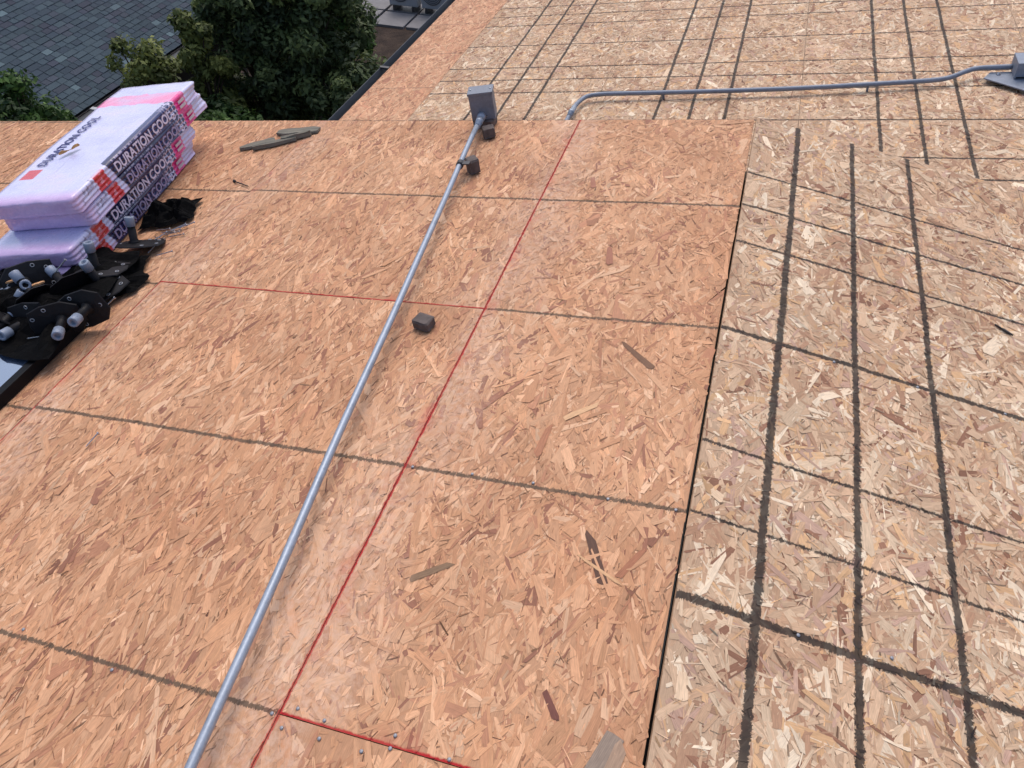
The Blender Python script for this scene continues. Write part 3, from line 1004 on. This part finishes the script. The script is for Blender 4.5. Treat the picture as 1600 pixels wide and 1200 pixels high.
def splinter(u0, v0, u1, v1, w, h, mat, M, label, cat, z=.003, seed=0):
    r = random.Random(seed)
    L_ = math.hypot(u1 - u0, v1 - v0)
    bm = bmesh.new()
    n = 7
    lo, hi = [], []
    for i in range(n):
        s = i / (n - 1)
        wi = w / 2 * (.22 + .78 * math.sin(math.pi * (.08 + .84 * s)) ** .6) * r.uniform(.78, 1.12)
        lo.append((s * L_, -wi)); hi.append((s * L_ + r.uniform(-.01, .01) * L_, wi))
    outl = lo + hi[::-1]
    a = [bm.verts.new((x, y, 0)) for x, y in outl]
    b = [bm.verts.new((x, y * .85, h * r.uniform(.8, 1.1))) for x, y in outl]
    m = len(outl)
    bm.faces.new(a[::-1])
    for i in range(n - 1):
        bm.faces.new((b[i], b[i + 1], b[m - 2 - i], b[m - 1 - i]))
    for i in range(m):
        j = (i + 1) % m
        bm.faces.new((a[i], a[j], b[j], b[i]))
    bmesh.ops.recalc_face_normals(bm, faces=bm.faces)
    o = link('wood_splinter', bm_mesh(bm, 'wood_splinter'), mat, None)
    o.matrix_world = M @ Matrix.Translation((u0, v0, z)) @ Matrix.Rotation(math.atan2(v1 - v0, u1 - u0), 4, 'Z')
    return tag(o, label, cat, 'loose grey wood splinters')


splinter(-2.195, 2.150, -2.060, 2.235, .050, .012, M_OLDWOOD, MA, 'long grey wood splinter nearest the shingle bundles', 'wood scrap', seed=1)
splinter(-2.125, 2.150, -1.955, 2.245, .034, .016, M_OLDWOOD, MA, 'grey wood splinter in the middle, overlapping the two others', 'wood scrap', z=.004, seed=2)
splinter(-2.085, 2.300, -1.885, 2.330, .070, .010, M_OLDWOOD, MA, 'grey wood splinter closest to the roof edge', 'wood scrap', z=.004, seed=3)
splinter(-2.02, 2.225, -1.905, 2.290, .030, .022, M_OLDWOOD, MA, 'short thin grey splinter at the right end of the splinter group', 'wood scrap', z=.004, seed=7)
splinter(-2.235, 1.00, -2.20, 1.03, .016, .006, M_TAN, MA, 'small tan wood chip in the middle of the black heap', 'wood scrap', z=.118, seed=11)
splinter(-2.34, 1.00, -2.30, 1.035, .018, .006, M_TAN, MA, 'small tan wood chip at the back of the black heap', 'wood scrap', z=.125, seed=12)
splinter(-2.20, .915, -2.15, .93, .010, .005, M_TAN, MA, 'thin tan wood chip at the front of the black heap', 'wood scrap', z=.105, seed=13)
splinter(.739, 1.578, .787, 1.552, .007, .004, M_NAIL, MB, 'thin dark splinter on the gridded right slope', 'wood scrap', seed=4)

# ------------------------------------------------------------------ ground, patio, air conditioners
GZ = -5.0
bm = bmesh.new()
bmesh.ops.create_grid(bm, x_segments=60, y_segments=60, size=60)
for v in bm.verts:
    v.co.z = GZ - .02 + .02 * mnoise.noise(v.co * .5)
t = NT('soil')
o_ = t.obj()
f = t.noise(o_, 3.0, 6, .7)
c = t.ramp(f, [(.3, srgb(42, 34, 30)), (.5, srgb(60, 49, 43)), (.7, srgb(76, 63, 54))])
t.out(c, .95, 0, .2)
t.bump(t.noise(o_, 25, 4, .7), .8, .03)
g = link('ground', bm_mesh(bm, 'ground'), t.m)
g['kind'] = 'structure'
M_CONC = simple('concrete', srgb(120, 118, 119), .12, 5, .85, bump=.2)
pat = empty('patio', None, None)
pat['kind'] = 'structure'
for i in range(-3, 5):
    for j in range(0, 4):
        x0, y0 = -8.08 + i * .79, 14.80 + j * .80
        box('slab', x0, x0 + .73, y0, y0 + .735, GZ - .05, GZ + .03 + .004 * ((i * 7 + j * 3) % 3), M_CONC, pat, .008)
M_ACW = simple('condenser_paint', srgb(158, 162, 168), .05, 8, .5)
M_GRILLE = simple('condenser_grille', srgb(84, 88, 94), .1, 20, .5)
for i, (x0, lab) in enumerate(((-8.02, 'white air conditioner unit on the patio, left of the pair'), (-7.24, 'white air conditioner unit on the patio, right one next to the gutter'))):
    ac = empty('air_conditioner', lab, 'air conditioner', 'air conditioners on the patio', Matrix.Translation((x0, 15.64, GZ + .035)))
    box('cabinet', 0, .68, 0, .34, .10, .74, M_ACW, ac, .02)
    for sx in (.08, .54):
        box('foot', sx, sx + .06, -.02, .36, .0, .099, M_FASCIA, ac)
    bm = bmesh.new()
    lathe_bm(bm, [(.235, 0), (.235, .012), (.215, .016), (.2, .016)], 32)
    gr = link('fan_grille', bm_mesh(bm, 'fan_grille'), M_GRILLE, ac, Matrix.Translation((.27, -.001, .42)) @ Matrix.Rotation(math.pi / 2, 4, 'X'))
    for rr in (.05, .09, .13, .17, .205):
        bm = bmesh.new()
        tube_bm(bm, [(rr * math.cos(q), rr * math.sin(q), .018) for q in [2 * math.pi * k / 28 for k in range(29)]], .004, 5, False)
        link('grille_ring', bm_mesh(bm, 'grille_ring'), M_ACW, gr)
    box('side_panel', .555, .66, -.006, -.001, .14, .70, M_ACW, ac)
    box('pad', -.02, .70, -.03, .37, -.004, -.0005, M_FASCIA, ac)

# ------------------------------------------------------------------ neighbouring house
nb = empty('neighbour_house', 'neighbouring house with blue grey shingle roof and dark gutter beyond the edge', 'house')
EX, EZ = -7.86, -2.95          # eave line
RP = math.radians(24)
# local x runs up the slope, y runs back along the eave
NM = Matrix(((-math.cos(RP), 0, math.sin(RP), EX), (0, -1, 0, 0), (math.sin(RP), 0, math.cos(RP), EZ), (0, 0, 0, 1)))
Y0, Y1 = 2.0, 10.35
bm = bmesh.new()
box_bm(bm, 0, 7.6, -Y1, -Y0, -.10, -.012)
link('roof_deck', bm_mesh(bm, 'roof_deck'), M_FASCIA, nb, NM)
t = NT('asphalt_shingle')
inf = t.n('ShaderNodeVertexColor', layer_name='tone').outputs['Color']
gn = t.noise(t.obj(), 220, 3, .7)
col = t.mix(t.maprange(gn, .3, .7, 0, .5), inf, (.3, .3, .3, 1), 'MULTIPLY')
col = t.mix(t.maprange(t.noise(t.obj(), .9, 4), .35, .7, 0, .3), col, srgb(72, 76, 86))
t.out(col, .9, 0, .25)
t.bump(gn, .6, .004)
M_SHIN = t.m
EXPO = .088
tones = [srgb(66, 82, 92)[:3], srgb(72, 88, 97)[:3], srgb(62, 76, 88)[:3], srgb(100, 120, 128)[:3], srgb(72, 80, 92)[:3], srgb(66, 72, 86)[:3]]
wts = [5, 4, 4, .9, 2, 2]


def shingle_geo(y, w, row, tone, bm, lay):
    x0 = row * EXPO - .012
    th = random.choice((.001, .003, .005))
    a = [bm.verts.new(p) for p in ((x0, y + .004, th + .005), (x0, y + w - .004, th + .005), (x0 + EXPO + .03, y + w - .004, .001), (x0 + EXPO + .03, y + .004, .001),
                                  (x0, y + .004, .001), (x0, y + w - .004, .001))]
    fs = [bm.faces.new((a[0], a[3], a[2], a[1])), bm.faces.new((a[4], a[0], a[1], a[5])), bm.faces.new((a[0], a[4], a[3])), bm.faces.new((a[1], a[2], a[5]))]
    k = random.uniform(.85, 1.15)
    for f_ in fs:
        for lp in f_.loops:
            lp[lay] = (tone[0] * k, tone[1] * k, tone[2] * k, 1)


rest = bmesh.new()
restl = rest.loops.layers.float_color.new('tone')
cand = []
for row in range(0, 86):
    y = -Y1 + (row % 3) * .06
    while y < -Y0 - .1:
        w = random.choice((.10, .13, .16, .20, .12))
        w = min(w, -Y0 - y)
        cand.append((y, w, row))
        y += w
camv = Vector((-.1267, -.3391, 1.3372))


def cd_(q):
    p = NM @ Vector((q[2] * EXPO, q[0], 0))
    return (p - camv).length


def inview(q):
    p = cam.matrix_world.inverted() @ (NM @ Vector((q[2] * EXPO, q[0] + q[1] / 2, 0)))
    X, Y = 800 - 1145 * p.x / p.z, 600 + 1145 * p.y / p.z
    return -10 < X < 400 and -10 < Y < 188


near = sorted([q for q in cand if inview(q)], key=cd_)[:298]
ns = set(near)
for q in cand:
    tone = random.choices(tones, wts)[0]
    if q in ns:
        bm = bmesh.new()
        ly = bm.loops.layers.float_color.new('tone')
        shingle_geo(0, q[1], 0, tone, bm, ly)
        link('shingle', bm_mesh(bm, 'shingle'), M_SHIN, nb, NM @ Matrix.Translation((q[2] * EXPO, q[0], 0)))
    else:
        shingle_geo(*q, tone, rest, restl)
r_ = link('shingles', bm_mesh(rest, 'shingles'), M_SHIN, nb, NM)
r_['kind'] = 'stuff'
box('fascia', EX - .005, EX + .03, Y0, Y1, EZ - .2, EZ - .03, M_FASCIA, nb)
box('gutter', EX + .035, EX + .15, Y0, Y1, EZ - .14, EZ - .035, simple('black_gutter', srgb(40, 42, 46), .1, 12, .4), nb, .01)
M_TAB = simple('pale_hanger', srgb(176, 180, 182), .1, 20, .5)
for y in (5.35, 6.53, 7.71, 8.89, 10.07):
    box('gutter_hanger', EX + .03, EX + .155, y - .03, y + .03, EZ - .034, EZ - .022, M_TAB, nb)
M_BRWALL = simple('brown_siding', srgb(74, 66, 62), .12, 4, .85)
box('wall', EX - 6, EX - .45, Y0 + .3, Y1 - .35, GZ, EZ - .05, M_BRWALL, nb)
box('soffit', EX - .449, EX - .006, Y0, Y1, EZ - .19, EZ - .17, M_FASCIA, nb)
tube('downspout', [(EX + .1, 10.2, EZ - .04), (EX + .1, 10.2, EZ - .3), (EX - .3, 10.2, EZ - .6), (EX - .38, 10.2, GZ + .1)], .04, M_TAB, nb, 10)
bm = bmesh.new()
lathe_bm(bm, [(.07, -.06), (.07, .10), (.10, .105), (.10, .15), (.03, .19)], 14)
link('roof_vent', bm_mesh(bm, 'roof_vent'), M_TAB, nb, Matrix.Translation((EX - .10, 10.12, EZ + .10)))

# ------------------------------------------------------------------ trees and shrubs


def leaf_material(name, c0, c1, c2):
    t = NT(name)
    lc = t.n('ShaderNodeVertexColor', layer_name='leaf').outputs['Color']
    sp = t.n('ShaderNodeSeparateColor')
    t.l(lc, sp.inputs[0])
    col = t.ramp(sp.outputs[0], [(0.0, c0), (.5, c1), (1.0, c2)])
    t.out(col, .6, 0, .3)
    tr = t.n('ShaderNodeBsdfTranslucent')
    t.l(col, tr.inputs[0])
    mx = t.n('ShaderNodeMixShader')
    mx.inputs[0].default_value = .25
    t.l(t.b.outputs[0], mx.inputs[1])
    t.l(tr.outputs[0], mx.inputs[2])
    t.l(mx.outputs[0], t.t.nodes['Material Output'].inputs['Surface'])
    return t.m


M_LEAF_D = leaf_material('dark_leaves', srgb(54, 66, 44), srgb(82, 98, 60), srgb(122, 136, 80))
M_LEAF_Y = leaf_material('olive_leaves', srgb(70, 78, 42), srgb(106, 116, 60), srgb(146, 152, 84))
M_LEAF_G = leaf_material('mid_green_leaves', srgb(44, 66, 34), srgb(68, 96, 46), srgb(104, 136, 66))
M_BARK = simple('bark', srgb(70, 58, 48), .3, 25, .9, bump=.6)


def tree(x, y, top, rad, n, mat, label, seed, leaf=.06, clumps=40, shape=1.0, zb=None, lean=(0, 0), cat='tree', group='trees and shrubs between the houses'):
    r = np.random.default_rng(seed)
    e = empty('leafy_tree', label, cat, group, Matrix.Translation((x, y, GZ)))
    H = top - GZ
    zb = .6 if zb is None else zb - GZ
    # trunk and limbs
    bm = bmesh.new()
    cen = []
    for i in range(clumps):
        h = zb + (H - zb) * r.random() ** .85
        prof_ = math.sin(math.pi * min(1, .18 + .82 * (1 - (h - zb) / (H - zb + 1e-6)))) ** .7 * .55 + .45 * (1 - (h - zb) / (H - zb + 1e-6)) ** .6
        a = r.random() * 2 * math.pi
        q = rad * prof_ * math.sqrt(r.random()) * shape
        cen.append((q * math.cos(a) + lean[0] * h / H, q * math.sin(a) + lean[1] * h / H, h))
    cen = np.array(cen)
    tp = [(lean[0] * s, lean[1] * s, H * .92 * s) for s in (0, .25, .5, .75, 1)]
    tube_bm(bm, tp, [.07, .055, .04, .025, .008], 8)
    for c in cen[:: max(1, len(cen) // 18)]:
        b0 = Vector((lean[0] * c[2] * .7 / H, lean[1] * c[2] * .7 / H, c[2] * .7))
        tube_bm(bm, [b0, b0.lerp(Vector(c), .5) + Vector((0, 0, .05)), Vector(c)], [.02, .012, .004], 6)
    link('trunk', bm_mesh(bm, 'trunk'), M_BARK, e)
    # crown
    ci = r.integers(0, len(cen), n)
    cr = r.uniform(.16, .34, len(cen)) * (rad / 1.2) ** .5
    d = r.normal(0, 1, (n, 3))
    d /= np.linalg.norm(d, axis=1)[:, None]
    rr = r.random(n) ** .45
    p = cen[ci] + d * (rr * cr[ci])[:, None] * np.array([1, 1, .8])
    nrm = d + r.normal(0, .55, (n, 3)) + np.array([0, 0, .5])
    nrm /= np.linalg.norm(nrm, axis=1)[:, None]
    tg = np.cross(nrm, r.normal(0, 1, (n, 3)))
    tg /= np.linalg.norm(tg, axis=1)[:, None] + 1e-9
    bt = np.cross(nrm, tg)
    s = leaf * r.uniform(.6, 1.3, n)[:, None]
    v = np.stack([p - tg * s, p + bt * s * .42 + nrm * s * .12, p + tg * s, p - bt * s * .42 + nrm * s * .12], 1).reshape(-1, 3)
    me = bpy.data.meshes.new('crown')
    me.vertices.add(n * 4)
    me.vertices.foreach_set('co', v.astype(np.float32).ravel())
    me.loops.add(n * 4)
    me.loops.foreach_set('vertex_index', np.arange(n * 4, dtype=np.int32))
    me.polygons.add(n)
    me.polygons.foreach_set('loop_start', np.arange(0, n * 4, 4, dtype=np.int32))
    me.polygons.foreach_set('loop_total', np.full(n, 4, dtype=np.int32))
    me.update(calc_edges=True)
    ctone = r.normal(.45, .2, len(cen))
    tone = np.clip(ctone[ci] + r.normal(0, .16, n), 0, 1)
    ca_ = me.color_attributes.new('leaf', 'FLOAT_COLOR', 'POINT')
    ca_.data.foreach_set('color', np.repeat(np.stack([tone, tone, tone, np.ones(n)], 1), 4, 0).astype(np.float32).ravel())
    me.materials.append(mat)
    link('crown', me, None, e)
    return e


tree(-6.00, 9.0, -1.75, 1.05, 26000, M_LEAF_D, 'large dense dark green tree in the middle, between the two houses', 1, .05, 90)
tree(-6.75, 8.5, -1.95, .85, 20000, M_LEAF_D, 'dark green tree just right of the neighbour gutter', 2, .05, 70)
tree(-7.2, 10.9, -1.6, 1.15, 20000, M_LEAF_D, 'dark tree standing behind the middle tree', 3, .055, 70)
tree(-6.62, 11.0, -2.75, .55, 9000, M_LEAF_G, 'brighter green tree top next to the patio slabs', 4, .05, 34)
tree(-6.98, 7.75, -2.25, .46, 7000, M_LEAF_Y, 'olive yellow shrub in front of the dark trees', 5, .05, 26)
tree(-8.3, 12.4, -1.4, 1.2, 18000, M_LEAF_D, 'dark tree behind the end of the neighbour roof', 6, .06, 60)
tree(-6.92, 6.62, -2.10, .42, 2600, M_LEAF_Y, 'thin olive branch top reaching over the neighbour gutter', 7, .038, 26, zb=-2.75, lean=(-.08, .1))
tree(-7.18, 5.0, -1.90, .55, 6500, M_LEAF_G, 'green shrub top at the far left above the roof edge', 8, .04, 40, zb=-2.9)
tree(-6.5, 7.1, -3.1, .65, 9000, M_LEAF_G, 'low green shrub behind the shingle bundles', 9, .05, 34)
tree(-5.25, 8.3, -3.0, .62, 10000, M_LEAF_D, 'low dark shrub under the corner of the two roofs', 10, .05, 34)
